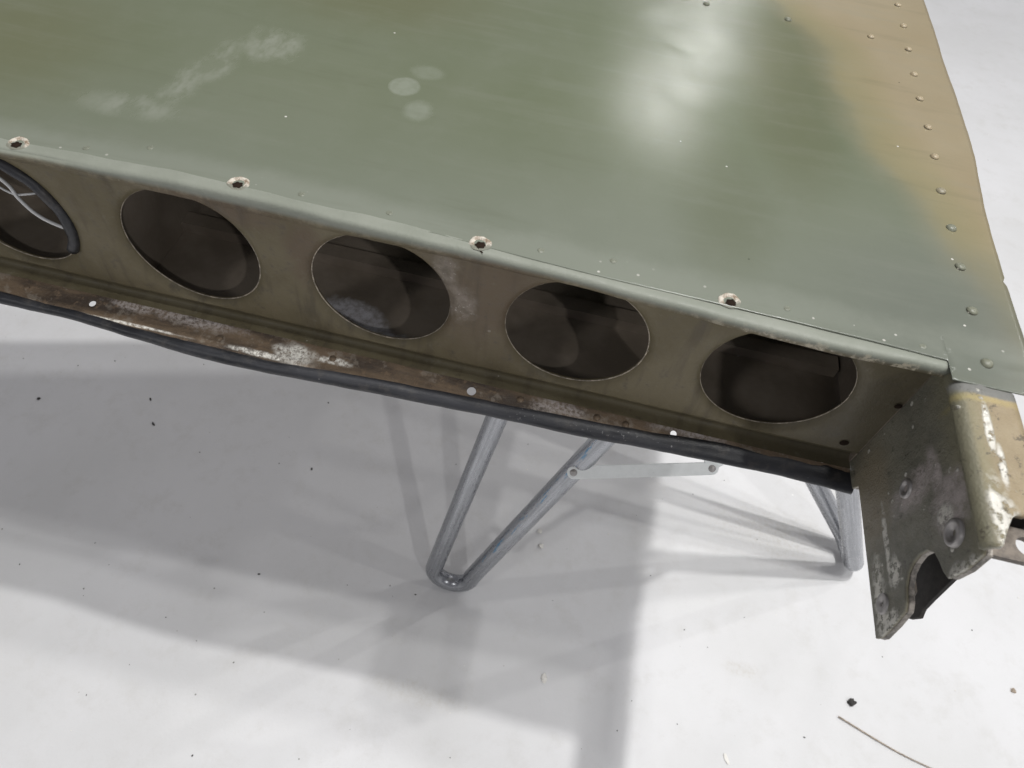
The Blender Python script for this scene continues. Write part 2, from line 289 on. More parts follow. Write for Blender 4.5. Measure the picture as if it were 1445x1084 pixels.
M_CREAM = mat_cream()
M_HOLE = mat_plain("painted_recess_shade", (0.020, 0.013, 0.009), 0.9)  # near-black colour paints the shade inside holes, crack and bracket
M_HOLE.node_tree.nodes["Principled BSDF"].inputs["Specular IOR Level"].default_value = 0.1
M_WIRE = mat_plain("white_insulation", (0.72, 0.72, 0.72), 0.4, 0, 0.05)
M_TAB = mat_plain("board_top", (0.5, 0.48, 0.44), 0.6)
M_CHIP = mat_plain("white_paint_chip", (0.85, 0.83, 0.78), 0.6, 0, 0.05)
M_DIRT = mat_plain("dark_dirt", (0.05, 0.048, 0.045), 0.9)
M_STRAW = mat_plain("dry_straw", (0.40, 0.33, 0.26), 0.8)

# ------------------------------------------------------------------ mesh helpers
def link(o, parent=None):
    COL.objects.link(o)
    if parent is not None: o.parent = parent
    return o
def mesh(name, V, F, mat, parent=None, smooth=True, solid=0.0, bevel=0.0, uvs=None, offset=-1, loc=None):
    me = bpy.data.meshes.new(name); me.from_pydata([tuple(c * S for c in v) for v in V], [], F)
    if smooth: me.polygons.foreach_set('use_smooth', [True] * len(me.polygons))
    if uvs:
        ul = me.uv_layers.new(name='UVMap')
        for p in me.polygons:
            for li, vi in zip(p.loop_indices, uvs[p.index]): ul.data[li].uv = vi
    me.materials.append(mat); me.update()
    o = bpy.data.objects.new(name, me); link(o, parent)
    if solid:
        m = o.modifiers.new('s', 'SOLIDIFY'); m.thickness = solid * S; m.offset = offset
    if bevel:
        m = o.modifiers.new('b', 'BEVEL'); m.width = bevel * S; m.segments = 2; m.limit_method = 'ANGLE'
    if loc: o.location = tuple(c * S for c in loc)
    return o
def grid_faces(nu, nv):
    return [(i * nv + j, (i + 1) * nv + j, (i + 1) * nv + j + 1, i * nv + j + 1) for i in range(nu - 1) for j in range(nv - 1)]
def lerp(T, x):
    if x <= T[0][0]: return T[0][1]
    for (a, p), (b, q) in zip(T, T[1:]):
        if x <= b:
            k = (x - a) / (b - a); return p + (q - p) * k
    return T[-1][1]
def sm(T, x, w=0.35):
    return sum(lerp(T, x + d * w) for d in (-1, -.5, 0, .5, 1)) / 5
def wob(x, y=0.0, k=0):
    return (math.sin(x * 1.7 + k) + .6 * math.sin(x * 3.9 + 1.3 * k + y * 1.1) + .35 * math.sin(x * 8.3 + y * 2.7 + k)) / 2
def sweep(name, pts, R, mat, parent=None, n=14, uv=True, cap=True, sq=1.0):
    P = [Vector(p) for p in pts]; N = len(P); V = []; T0 = None; up = None; L = [0]
    for i in range(1, N): L.append(L[-1] + (P[i] - P[i - 1]).length)
    for i in range(N):
        t = (P[min(i + 1, N - 1)] - P[max(i - 1, 0)]).normalized()
        if up is None:
            up = t.orthogonal().normalized()
        else:
            up = (T0.rotation_difference(t) @ up); up = (up - t * up.dot(t)).normalized()
        T0 = t; sd = t.cross(up); r = R[i] if isinstance(R, (list, tuple)) else R
        for k in range(n):
            a = 2 * math.pi * k / n; V.append(P[i] + (up * math.cos(a) + sd * math.sin(a) * sq) * r)
    F = []; U = []
    for i in range(N - 1):
        for k in range(n):
            q = (k + 1) % n; F.append((i * n + k, i * n + q, (i + 1) * n + q, (i + 1) * n + k))
            U.append(((k / n, L[i]), ((k + 1) / n, L[i]), ((k + 1) / n, L[i + 1]), (k / n, L[i + 1])))
    if cap:
        F.append(tuple(range(n))[::-1]); U.append(tuple((0, 0) for _ in range(n)))
        F.append(tuple((N - 1) * n + k for k in range(n))); U.append(tuple((0, 0) for _ in range(n)))
    return mesh(name, V, F, mat, parent, uvs=U)
def box(name, lo, hi, mat, parent=None, bevel=0.02):
    V = [(x, y, z) for x in (lo[0], hi[0]) for y in (lo[1], hi[1]) for z in (lo[2], hi[2])]
    F = [(0, 1, 3, 2), (4, 6, 7, 5), (0, 4, 5, 1), (2, 3, 7, 6), (0, 2, 6, 4), (1, 5, 7, 3)]
    return mesh(name, V, F, mat, parent, smooth=False, bevel=bevel)
def thing(name, label, cat, loc, group=None):
    o = bpy.data.objects.new(name, None); link(o); o.location = loc; o['label'] = label; o['category'] = cat
    o.empty_display_size = 0.05
    if group: o['group'] = group
    return o
def cell(cx, cz, r, x0, x1, z0, z1, fn, n=72, rings=9, lipdepth=0.03, flare=0.05):
    """sheet x0..x1 by z0..z1 with a round opening; fn(x, z, d) gives the 3-D point, d = inward offset"""
    V, F = [], []
    A = [2 * math.pi * (k + .5) / n for k in range(n)]
    extra = [math.atan2(b - cz, a - cx) % (2 * math.pi) for a in (x0, x1) for b in (z0, z1)]
    for e in extra:
        j = min(range(n), key=lambda i: abs(A[i] - e)); A[j] = e
    edge = []
    for a in A:
        c, s = math.cos(a), math.sin(a)
        tx = ((x1 - cx) / c if c > 0 else (x0 - cx) / c) if abs(c) > 1e-9 else 1e9
        tz = ((z1 - cz) / s if s > 0 else (z0 - cz) / s) if abs(s) > 1e-9 else 1e9
        edge.append(min(tx, tz))
    ks = [(r, lipdepth + flare)] + [None] * 0
    rows = []
    rows.append([(r * 1.0, lipdepth + flare) for _ in A])
    for i in range(rings):
        k = (i / (rings - 1)) ** 1.6
        rows.append([(r + (e - r) * k, flare * math.exp(-((e - r) * k) / (0.085 * r)) * (1 - k)) for e in edge])
    for row in rows:
        for a, (q, d) in zip(A, row): V.append(fn(cx + q * math.cos(a), cz + q * math.sin(a), d))
    for i in range(len(rows) - 1):
        for k in range(n):
            q = (k + 1) % n; F.append((i * n + k, (i + 1) * n + k, (i + 1) * n + q, i * n + q))
    return V, F

# ------------------------------------------------------------------ floor
fl = mesh("floor", [(-160, -160, 0), (160, -160, 0), (160, 160, 0), (-160, 160, 0)], [(0, 1, 2, 3)], M_FLOOR, smooth=False)
fl.location = (0, 0, 0); fl['kind'] = 'structure'
# the floor material's stain positions count from the panel's reference height: shift the mesh data
for v in fl.data.vertices: v.co.z -= ZF * S
fl.location.z = ZF * S

# ------------------------------------------------------------------ the wing section
PANEL = thing("wing_panel", "green and tan painted aircraft wing section with round holes along its open edge", "aircraft part", (0, 0, ZF * S))
ZT = 1.25
CREASE = [(-14, .12), (-2.25, .10), (-1.31, .16), (.13, .15), (1.57, .11), (3.42, .13), (5.7, .02), (7.47, -.01), (9.19, -.08), (9.97, -.13)]
LIP = [(-14, -.02), (-2.2, -.05), (-1.4, .02), (-.4, .03), (.6, .02), (1.6, .01), (2.5, -.04), (3.5, -.03), (4.4, -.03), (5.3, -.05), (6.2, -.13), (7.1, -.17), (8.0, -.21), (8.8, -.24), (10, -.22)]
EDGE = [(-1, 10.9), (-.37, 10.9), (.4, 10.96), (1.5, 10.93), (2.3, 10.95), (3.1, 10.97), (4.4, 11.06), (6.2, 11.08), (7.5, 11.04), (9.6, 11.01), (13, 10.95)]
def yc(x): return sm(CREASE, x)
def yl(x): return min(sm(LIP, x), -0.005 + 0.0 * x)
def yback(x): return 7.7 + 0.30 * x
def skinz(x, y):
    z = ZT + 0.022 * math.sin(x * .8 + .4) * math.exp(-max(0, y - .2) / 1.3)
    z += 0.020 * math.sin(0.9 * x + 1.1 * y) * math.sin(0.55 * y - .3 * x + 1)
    # shallow dents in the glare area
    for a, b, r, d in ((6.0, 6.9, .45, -.007), (6.7, 5.2, .45, .006), (5.4, 6.0, .5, -.005), (7.0, 6.5, .5, .005), (6.8, 4.4, .6, .012), (7.7, 3.0, .8, -.010), (5.2, 4.8, .9, .006)):
        z += d * math.exp(-((x - a) ** 2 + ((y - b) * 1.3) ** 2) / r / r)
    z += .007 * math.exp(-((x - 6.3) / .30) ** 2 - ((y - 5.95 + .2 * (x - 6.3)) / .13) ** 2)
    return z
xs = [-14 + .35 * i for i in range(26)]
x = xs[-1] + .09
while x < 9.90: xs.append(x); x += .09
xs += [9.915, 9.925, 10.0, 10.1, 10.25, 10.4, 10.55, 10.68, 10.8, 10.88, 10.93, 1e3]
NY = 120
V = []
for i, x in enumerate(xs):
    for j in range(NY):
        k = j / (NY - 1)
        xx = x if x < 999 else 11.0
        y0 = yc(xx) if xx < 9.92 else -0.41
        y = y0 + (yback(xx) - y0) * k ** 1.25
        if xx > 9.92:   # columns right of the notch spread out to the edge line
            f = (xx - 9.925) / (11.0 - 9.925); xx = 9.925 + f * (lerp(EDGE, y) - 9.925)
            if f > .99: xx += 0.005 * wob(y * 2.2, 0, 2) + (-0.03 if abs(y - 1.56) < .06 else 0)
        V.append((xx, y, skinz(xx, y) + (0.01 if y < 0 else 0)))
skin = mesh("top_skin", V, grid_faces(len(xs), NY), M_SKIN, PANEL, solid=0.012)
skin['label'] = "green camouflage top sheet fading to tan at its right edge"

def spar_rows():
    X = [-14 + .12 * i for i in range(200)]; X = [x for x in X if x < 9.97] + [9.995]
    return X
X = spar_rows()
V = []; n = 0
for x in X:
    a, b = yc(x), yl(x); w0 = .008 * wob(x * 1.2, 0, 1)
    dz = skinz(x, a) - ZT
    pr = [(a + .5, 1.18 + dz), (a + .07, 1.222 + dz), (a + .02, 1.2345 + dz), ((a + b) / 2, 1.233 + dz), (b + .045, 1.232 + dz), (b + .020, 1.224 + dz), (b + .004, 1.206 + dz), (b - .002, 1.18), (b - .002, 1.115), (b * .9 + .008, 1.088), (b * .6 + .015, 1.075), (.006, 1.028)]
    n = len(pr); lo = .014 * min(1, max(0, (x - 2.5) / 3))
    for (y, z) in pr: V.append((x, y + w0 * (y < .3), z + w0 * .5 * (z > 1.05) - lo * (z > 1.1)))
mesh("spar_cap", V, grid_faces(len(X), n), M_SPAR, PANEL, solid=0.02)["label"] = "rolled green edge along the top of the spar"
# spar web with lightening holes
PITCH = 2.786
def webpt(x, z, d): return (x, d + 0.012 * math.sin(x * 1.3) * math.cos(z * 1.2), z)
V, F = [], []
for i in range(-4, 4):
    cx = i * PITCH
    v, f = cell(cx, 0, 1.0, cx - PITCH / 2, cx + PITCH / 2, -1.05, 1.03, webpt, n=120, rings=14, flare=.10)
    o = len(V); V += v; F += [tuple(q + o for q in ff) for ff in f]
x0 = 3.5 * PITCH
o = len(V); gx = [x0, x0 + .08, x0 + .16, 9.98]; gz = [-1.05 + 2.08 * k / 8 for k in range(9)]
V += [webpt(x, z, 0) for x in gx for z in gz]; F += [tuple(q + o for q in f) for f in grid_faces(4, 9)]
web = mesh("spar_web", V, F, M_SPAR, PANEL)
HOLE_EDGE = None
M_EDGE = mat_plain("bare_sheet_edge", (.40, .35, .28), .45, .3, .5)
for i in range(-3, 4):
    pts = [(1.003 * math.cos(a), .10 + .012 * math.sin(i * PITCH * 1.3 + a * .2), 1.003 * math.sin(a)) for a in [2 * math.pi * k / 96 for k in range(97)]]
    if HOLE_EDGE is None: HOLE_EDGE = sweep("hole_edge", pts, .011, M_EDGE, PANEL, n=6, cap=False); e = HOLE_EDGE
    else: e = HOLE_EDGE.copy(); link(e, PANEL)
    e.location.x = i * PITCH * S
web["label"] = "recessed olive spar web with a row of large round holes"
# lower bend and flange
SU = [(-14, -.42), (-3.26, -.42), (-2.08, -.44), (-.87, -.53), (.26, -.53), (1.4, -.55), (2.47, -.44), (3.56, -.38), (4.66, -.36), (5.74, -.30), (6.82, -.27), (7.89, -.17), (8.97, -.12), (10.2, -.14)]
SL = [(-14, -.55), (-3.22, -.55), (-2.08, -.52), (-.85, -.63), (.31, -.69), (1.43, -.67), (2.52, -.60), (3.61, -.56), (4.7, -.52), (5.79, -.50), (6.86, -.44), (7.93, -.39), (8.47, -.36), (9.0, -.34), (9.54, -.37), (10.2, -.38)]
V = []
for x in X:
    w0 = .012 * wob(x * .9, 0, 3)
    pr = [(0, -1.05), (.018, -1.10), (.060, -1.16), (.105, -1.22), (.125, -1.27), (.10, -1.315), (.03, -1.328), (-.11, -1.325)]
    for (y, z) in pr: V.append((x, y + 0.0043 * math.sin(x * 1.3) + w0 * (-1.05 - z) * 2, z))
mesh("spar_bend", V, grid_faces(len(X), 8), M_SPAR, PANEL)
def flpt(x, t, d):
    u = min(sm(SU, x), -.17) - .06
    w0 = .012 * wob(x * .9, 0, 3) * .55
    y = -.11 + (u + .11) * t + 0.0043 * math.sin(x * 1.3)
    return (x, y + w0, -1.325 - .075 * t + .008 * wob(x * 2.4, t, 5) * t - d)
V, F = [], []
holes = [(-1.81, .055), (4.25, .07), (7.35, .05)]
xa = -14.0
def quadrun(a, b):
    k = max(2, int((b - a) / .1)); gx = [a + (b - a) * i / k for i in range(k + 1)]; gt = [i / 6 for i in range(7)]
    o = len(V); V.extend([flpt(x, t, 0) for x in gx for t in gt]); F.extend([tuple(q + o for q in f) for f in grid_faces(len(gx), 7)])
for hx, hr in holes:
    wdt = -(min(sm(SU, hx), -.17) - .06) - .11
    quadrun(xa, hx - .16)
    tc = {-1.81: .38, 4.25: .46, 7.35: .45}[hx]
    v, f = cell(hx, tc * wdt, hr, hx - .16, hx + .16, 0, wdt, lambda x, z, d, W_=wdt: flpt(x, z / W_, d), n=32, rings=4, lipdepth=.02, flare=0.0)
    o = len(V); V += v; F += [tuple(q + o for q in ff) for ff in f]
    xa = hx + .16
quadrun(xa, 9.995)
mesh("lower_flange", V, F, M_FLANGE, PANEL)["label"] = "brown stained lower flange with white oxide crust and small holes"
# rubber seal
def seal_ring(x):
    u, l = sm(SU, x), sm(SL, x); flat = lerp([(5.0, 0), (8.5, 1)], x)
    cy, cz = (u + l) / 2, -1.455
    a = Vector(((u - l) / 2 + .01, .055 + .028 * flat)); a *= 1.06 + .02 * flat + .03 * wob(x * 1.9, 0, 7)
    b = Vector((-a.y, a.x)).normalized() * (.085 - .02 * flat)
    return [(x, cy + a.x * math.cos(t) + b.x * math.sin(t), cz + a.y * math.cos(t) + b.y * math.sin(t) + .012 * wob(x * 1.3, 0, 4) + (.018 * wob(x * 5, t * 2, 1) if x > 9.6 else .005 * wob(x * 5, t * 2, 1))) for t in [2 * math.pi * k / 16 for k in range(16)]]
XS = [x for x in X if x < 9.9] + [9.98, 10.05, 10.09]
V = [p for x in XS for p in seal_ring(x)]
F = []
for i in range(len(XS) - 1):
    for k in range(16):
        q = (k + 1) % 16; F.append((i * 16 + k, i * 16 + q, (i + 1) * 16 + q, (i + 1) * 16 + k))
F += [tuple(range(16))[::-1], tuple((len(XS) - 1) * 16 + k for k in range(16))]
mesh("rubber_seal", V, F, M_RUB, PANEL)["label"] = "black rubber seal along the lower edge"
# bottom skin, stiffener, ribs
V = []
BX = [-14 + i * .6 for i in range(41)]; BX = [b for b in BX if b < 9.9] + [10.0]
BYt = [0, .02, .06, .12, .2, .3, .45, .6, .8, 1]
for x in BX:
    for t in BYt:
        y = .03 + (yback(x) - .03) * t; V.append((x, y, -1.45 if t < .6 else -1.45 + (t - .6) / .4 * 2.6))
mesh("bottom_skin", V, grid_faces(len(BX), len(BYt)), M_IN, PANEL, solid=.02, offset=1)
# link between lower bend and bottom skin (inner return of the flange)
for (nm, y0, y1, z0, z1) in (("stiffener", 1.70, 1.73, -1.425, -1.22), ("stiffener", 1.73, 1.98, -1.25, -1.22)):
    box(nm, (-13.9, y0, z0), (9.9, y1, z1), M_IN, PANEL, 0)
for rx in (-6.9, -1.35):
    box("rib", (rx - .02, .35, -1.42), (rx + .02, 4.5, 1.16), M_IN, PANEL, 0)
box("closing_rib", (9.985, .02, -1.42), (10.02, 9.0, 1.16), M_IN, PANEL, 0)
# rivets on the skin
def dome(name, x, y, z, r, h, mat, parent, nrm=(0, 0, 1), seg=14):
    V = [(0, 0, h)]; F = []
    rings = [(.35, .97), (.65, .80), (.88, .48), (1.0, .12), (1.03, -.15)]
    for q, hh in rings:
        for k in range(seg):
            a = 2 * math.pi * k / seg; V.append((q * r * math.cos(a), q * r * math.sin(a), h * hh))
    for k in range(seg): F.append((0, 1 + k, 1 + (k + 1) % seg))
    for i in range(len(rings) - 1):
        for k in range(seg):
            a, b = 1 + i * seg, 1 + (i + 1) * seg; q = (k + 1) % seg; F.append((a + k, b + k, b + q, a + q))
    R = Vector((0, 0, 1)).rotation_difference(Vector(nrm)).to_matrix()
    V = [tuple(R @ Vector(v)) for v in V]
    o = mesh(name, V, F, mat, parent); o.location = (x * S, y * S, z * S); return o
def rivet_paint(name, tan):
    t = NT(name); n = t.noise(14, 5, 0.7)
    c = t.mix(t.ramp(n, .3, .7), tan, tuple(v * 1.25 for v in tan)); c = t.mix(t.ramp(t.xyz(2), .016, .004, 0, .8), c, (.05, .045, .035)); t.bump(n, .3, .02)
    return t.fin(t.mix(t.specks(14, .2, 1, keep=.15), c, (.5, .47, .4)), .38, 0, .5)
MR_F = mat_plain('flush_rivet', (.185, .195, .15), .4, 0, .1)
MR_T, MR_G, MR_M = rivet_paint("tan_rivet", (.33, .27, .175)), rivet_paint("green_rivet", (.165, .17, .125)), rivet_paint("mixed_rivet", (.24, .215, .15))
RIV = [(10.42, 9.35), (10.43, 8.49), (10.42, 7.61), (10.41, 6.72), (10.39, 5.88), (10.40, 5.01), (10.39, 4.20), (10.36, 3.33), (10.37, 2.47), (10.35, 1.65), (10.36, .83), (10.38, -.04)]
protos = {}
def rivet(x, y, r, h, mat):
    k = (r, h, mat.name)
    z = skinz(x, y) + (0.01 if y < 0 else 0)
    if k in protos:
        o = protos[k].copy(); link(o, PANEL); o.location = (x * S, y * S, z * S)
    else:
        o = dome("rivet", x, y, z, r, h, mat, PANEL); protos[k] = o
    o.rotation_euler = (random.uniform(-.12, .12), random.uniform(-.12, .12), random.uniform(0, 6)); return o
for i, (x, y) in enumerate(RIV): rivet(x, y, .068 if i < 7 else .074, .042, MR_T if i < 7 else (MR_M if i < 8 else MR_G))
for x, y, m in ((9.75, 7.81, MR_T), (8.19, 7.8, MR_G), (6.65, 7.77, MR_G), (5.1, 7.75, MR_G)): rivet(x, y, .066, .040, m)
for x, y in ((-.44, .54), (4.89, .19 + .06), (5.8, .35), (-1.2, .30), (9.64, .03), (1.75, .26), (8.0, .18), (2.9, .3)): rivet(x, y, .045, .009, MR_F)
# empty screw holes with chipped dimples
def screw_hole(x, y, rot):
    z = skinz(x, y) + .001
    V, F = [], []; n = 28
    prof = [(.135, .001), (.125, .012), (.105, .017), (.085, .004), (.07, -.002)]
    for q, h in prof:
        for k in range(n):
            a = 2 * math.pi * k / n; j = 1 + .04 * math.sin(3 * a + x * 5) + .03 * math.sin(7 * a + x * 3) + .05 * math.sin(2 * a + x * 2)
            V.append((q * j * math.cos(a), q * j * math.sin(a), h * (.75 + .5 * math.sin(a))))
    for i in range(len(prof) - 1):
        for k in range(n):
            b = (k + 1) % n; F.append((i * n + k, i * n + b, (i + 1) * n + b, (i + 1) * n + k))
    o = mesh("screw_hole", V, F, M_CREAM, PANEL, loc=(x, y, z)); o.rotation_euler.z = rot * .15
    V = [(0, -.02, .006)] + [((.066 + .008 * math.sin(5 * k)) * math.cos(2 * math.pi * k / n), -.035 + (.058 + .008 * math.sin(5 * k)) * math.sin(2 * math.pi * k / n), .0075) for k in range(n)]
    c = mesh("recess", V, [(0, 1 + k, 1 + (k + 1) % n) for k in range(n)], M_HOLE, o)
for x, y, r in ((-2.03, .12, 0), (.94, .20, 1), (4.13, .13, 2), (7.29, .09, 3)): screw_hole(x, y, r)
# crack running from the third screw hole over the lip
def flat_line(name, pts, w, mat, parent, dz=.006):
    V = []
    for i, (x, y, z) in enumerate(pts):
        t = Vector(pts[min(i + 1, len(pts) - 1)]) - Vector(pts[max(0, i - 1)]); nn = Vector((-t.y, t.x, 0)).normalized() * w * (.5 + .5 * abs(math.sin(i * 2.1)))
        V += [(x + nn.x, y + nn.y, z + dz), (x - nn.x, y - nn.y, z + dz)]
    return mesh(name, V, [(2 * i, 2 * i + 1, 2 * i + 3, 2 * i + 2) for i in range(len(pts) - 1)], mat, parent, smooth=False)
flat_line("crack", [(4.12, .06, 1.24), (4.14, .02, 1.232), (4.19, -.01, 1.222), (4.2, -.03, 1.20)], .012, M_HOLE, PANEL, .012)
# leftmost opening: rubber edging and wires
arc = []
for k in range(25):
    a = math.radians(78 - k * 4.6); arc.append((-PITCH + .985 * math.cos(a), .03 + .01 * math.sin(k), .985 * math.sin(a)))
sweep("rubber_edging", arc, .085, M_RUB, PANEL, n=10)["label"] = "black rubber edging clipped on the leftmost opening"
def cable(name, pts, r, mat):
    P = [Vector(p) for p in pts]; out = []
    for i in range(len(P) - 1):
        a, b, c, d = P[max(i - 1, 0)], P[i], P[i + 1], P[min(i + 2, len(P) - 1)]
        for k in range(6):
            t = k / 6; out.append(.5 * ((2 * b) + (c - a) * t + (2 * a - 5 * b + 4 * c - d) * t * t + (3 * b - a - 3 * c + d) * t ** 3))
    out.append(P[-1]); return sweep(name, out, r, mat, PANEL, n=8)
cable("wire", [(-3.6, .3, .95), (-2.86, .3, .31), (-2.72, .28, .02), (-2.55, .26, -.2), (-2.29, .24, -.31), (-2.0, .3, -.42), (-1.7, .6, -.6)], .027, M_WIRE)
cable("wire", [(-3.6, .6, .0), (-3.08, .5, -.14), (-2.8, .5, -.1), (-2.5, .52, .03), (-2.2, .7, .25), (-1.9, .95, .5)], .018, M_WIRE)
cable("cable", [(-3.4, .9, .9), (-2.9, .8, .4), (-2.5, .9, .1), (-2.1, 1.2, -.1)], .05, M_RUB)
# rivet heads and odd holes on web and flange
for x, t in ((6.18, .45), (6.62, .5), (5.0, .35), (2.07, .35), (.3, .5), (-2.9, .4)):
    p = flpt(x, t, 0); dome("rivet", p[0], p[1], p[2], .055, .03, M_FLANGE, PANEL, (0, -.15, 1))
def disc(name, c, r, mat, parent, nrm, n=18):
    R = Vector((0, 0, 1)).rotation_difference(Vector(nrm)).to_matrix()
    V = [tuple(R @ Vector((r * math.cos(2 * math.pi * k / n), r * math.sin(2 * math.pi * k / n), 0))) for k in range(n)] + [tuple(R @ Vector((0, 0, .001)))]
    return mesh(name, V, [(n, k, (k + 1) % n) for k in range(n)], mat, parent, loc=c)
disc("drain_hole", (9.70, -.008, -.88), .065, M_HOLE, PANEL, (0, -1, 0))  # flat discs; the dark inside of each hole is painted on
disc("drain_hole", (9.93, -.012, .15), .05, M_HOLE, PANEL, (0, -1, 0))

# ------------------------------------------------------------------ hinge bracket at the right end (bolted to the section: moves with it)
TH = .09
outline = [(.02, 1.12), (-2.42, 1.12), (-2.52, 1.05), (-2.56, .75), (-2.54, .46), (-2.44, .40), (-2.30, .36), (-2.17, .30), (-2.08, .18), (-2.06, .0), (-2.10, -.14), (-2.18, -.26), (-2.32, -.34), (-2.50, -.37), (-2.60, -.42), (-2.68, -.70), (-2.74, -1.0), (-2.72, -1.10), (-.50, -1.16), (-.44, -1.34), (.02, -1.38)]
def dense(O, k=4):
    out = []
    for i in range(len(O)):
        a, b = O[i], O[(i + 1) % len(O)]
        for j in range(k): out.append((a[0] + (b[0] - a[0]) * j / k, a[1] + (b[1] - a[1]) * j / k))
    return out
def plate_x(name, O, x0, x1, mat, parent, bevel=.02):
    n = len(O); V = [(x0, y, z) for y, z in O] + [(x1, y, z) for y, z in O]
    F = [tuple(range(n)), tuple(range(n, 2 * n))[::-1]] + [(i, n + i, n + (i + 1) % n, (i + 1) % n) for i in range(n)]
    return mesh(name, V, F, mat, parent, smooth=False, bevel=bevel)
BR = PANEL
cheek = plate_x("bracket_side", outline, 10.0, 10.0 + .045, M_BR, BR, .012)
cheek["label"] = "scraped grey green side plate of the end bracket with a rounded cut-out"
M_DBL = mat_plain("worn_plate_edge", (.27, .245, .215), .45, .2, .5)
plate_x("doubler_plate", [(y * .997, min(z, 1.08)) for y, z in outline], 10.050, 10.125, M_DBL, BR, .015)
# top plate with rolled fold, front scallop
nu, NYB = 16, 40
V = []
prof = []
for k in range(9):
    a = math.pi / 2 * k / 8; prof.append((10.0 + .09 * (1 - math.cos(a)), 1.13 + .09 * math.sin(a)))
for k in range(1, 8): prof.append((10.09 + .53 * k / 7, 1.22))
def bfront(x):
    if x < 10.10: return -2.50
    if x > 10.45: return -2.05
    return -2.50 + .42 * math.sin(min(1, (x - 10.10) / .22) * math.pi / 2)
for (x, z) in prof:
    for j in range(NYB):
        t = j / (NYB - 1); y0 = .25; y1 = bfront(x)
        y = y0 + (y1 - y0) * t
        V.append((x, y, z + (.012 * math.sin(y * 3 + x * 4)) * (x > 10.1) - .02 - (.03 if y > -.42 else 0)))
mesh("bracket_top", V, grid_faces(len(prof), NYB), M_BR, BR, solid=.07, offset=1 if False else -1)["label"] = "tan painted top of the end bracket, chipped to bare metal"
far = [(.02, 1.10), (-2.00, 1.10), (-2.04, .55), (-2.06, .1), (-2.08, -.32), (-2.17, -.80), (-2.22, -1.02), (-2.30, -1.12), (-2.24, -1.34), (-1.9, -1.36), (.02, -1.34)]
M_BRIN = mat_plain("brown_bracket_inside", (.15, .125, .10), .5, 0, .3)
M_DARKIN = mat_plain("painted_shade_inside", (.030, .026, .023), .7, 0, .3)  # deep shade on the far plate, put into its near-black colour
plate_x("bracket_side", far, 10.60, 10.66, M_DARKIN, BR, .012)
plate_x("spacer", [(-2.28, -.50), (-2.40, -.80), (-2.46, -1.12), (-2.2, -1.2), (-2.1, -.5)], 10.13, 10.26, M_BRIN, BR, .03)
# inside web of the bracket; near-black colour paints the shade seen in the cut-out
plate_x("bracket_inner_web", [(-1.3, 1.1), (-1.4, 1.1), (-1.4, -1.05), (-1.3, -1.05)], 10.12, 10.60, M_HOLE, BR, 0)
# lug with an oval slot
V, F = cell(10.52, -2.28, .105, 10.14, 10.95, -2.47, -2.08, lambda x, y, d: (x, y, 1.02 - d), n=40, rings=5, lipdepth=0, flare=0)
V = [(10.52 + (x - 10.52) * 1.0, y, z) for x, y, z in V]
mesh("lug", V, F, M_BRIN, BR, solid=.07, smooth=False)["label"] = "drilled lug sticking out under the bracket top"
# bolt heads on the side face and rivets on the top
def washer(name, y, z, r, hole, h, mat, x=10.0):
    V, F = [], []; n = 28
    prof = [(r * 1.05, -.004), (r, h * .7), (r * .86, h), (r * .62, h * .9), (r * .55, h * .55), (hole, h * .6), (hole * .9, -.05)]
    for q, hh in prof:
        for k in range(n):
            a = 2 * math.pi * k / n; V.append((-hh, q * math.cos(a), q * math.sin(a)))
    for i in range(len(prof) - 1):
        for k in range(n):
            b = (k + 1) % n; F.append((i * n + k, (i + 1) * n + k, (i + 1) * n + b, i * n + b))
    V.append((.02, 0, 0)); F += [((len(prof) - 1) * n + k, len(V) - 1, (len(prof) - 1) * n + (k + 1) % n) for k in range(n)]
    return mesh(name, V, F, mat, BR, loc=(x, y, z))
washer("bolt_hole", -1.15, -.04, .125, .055, .03, M_BOLT)
washer("bolt_head", -2.12, .72, .16, .05, .05, M_BOLT)
washer("bolt_head", -2.36, -.85, .13, .03, .025, M_BOLT)
for x, y, r, m in ((10.33, -.60, .075, M_CREAM), (10.06, -.33, .07, M_CREAM), (10.34, -1.68, .085, M_BR), (10.10, -.95, .03, M_CREAM)):
    dome("rivet", x, y, 1.203 + (-.02 if x < 10.1 else 0), r, .03, m, BR)

# ------------------------------------------------------------------ folding trestle under the panel
def W(p): return (p[0], p[1], p[2] + 0.0)      # (x, y, height over floor)
TR = thing("folding_trestle", "folding work trestle with bent galvanised tube legs standing on the white floor under the panel", "trestle", (4.0 * S, 2.0 * S, 0))
def trp(P): return [(x - 4.0, y - 2.0, h) for x, y, h in P]
def hairpin(A0, A1, B0, B1, r, mat, r2=None):
    """leg A from its top A1 down to A0, round bend, leg B from B0 up to B1"""
    A0, A1, B0, B1 = map(Vector, (A0, A1, B0, B1)); pts = []
    n = 10
    for k in range(n): pts.append(A1.lerp(A0, k / n))
    c = (A0 + B0) / 2; rad = (A0 - B0).length / 2; e = (A0 - c).normalized()
    down = ((A0 - A1).normalized() + (B0 - B1).normalized()); down = (down - e * down.dot(e)).normalized()
    for k in range(13):
        a = math.pi * k / 12; pts.append(c + e * rad * math.cos(a) + down * rad * math.sin(a))
    for k in range(1, n + 1): pts.append(B0.lerp(B1, k / n))
    N = len(pts); r2 = r2 or r
    return sweep("leg", [tuple(p) for p in trp(pts)], [r + (r2 - r) * min(1, max(0, (i - 14) / 8)) for i in range(N)], mat, TR, n=20)
lg = hairpin((3.47, .72, .74), (3.35 + .158 * 10.2, .6 + .15 * 10.2, 10.2), (4.52, .72, .74), (4.32 + .33 * 10.2, .6 + .15 * 10.2, 10.2), .232, M_TUBEB)
lg["label"] = "left bent tube leg with blue ink marks"
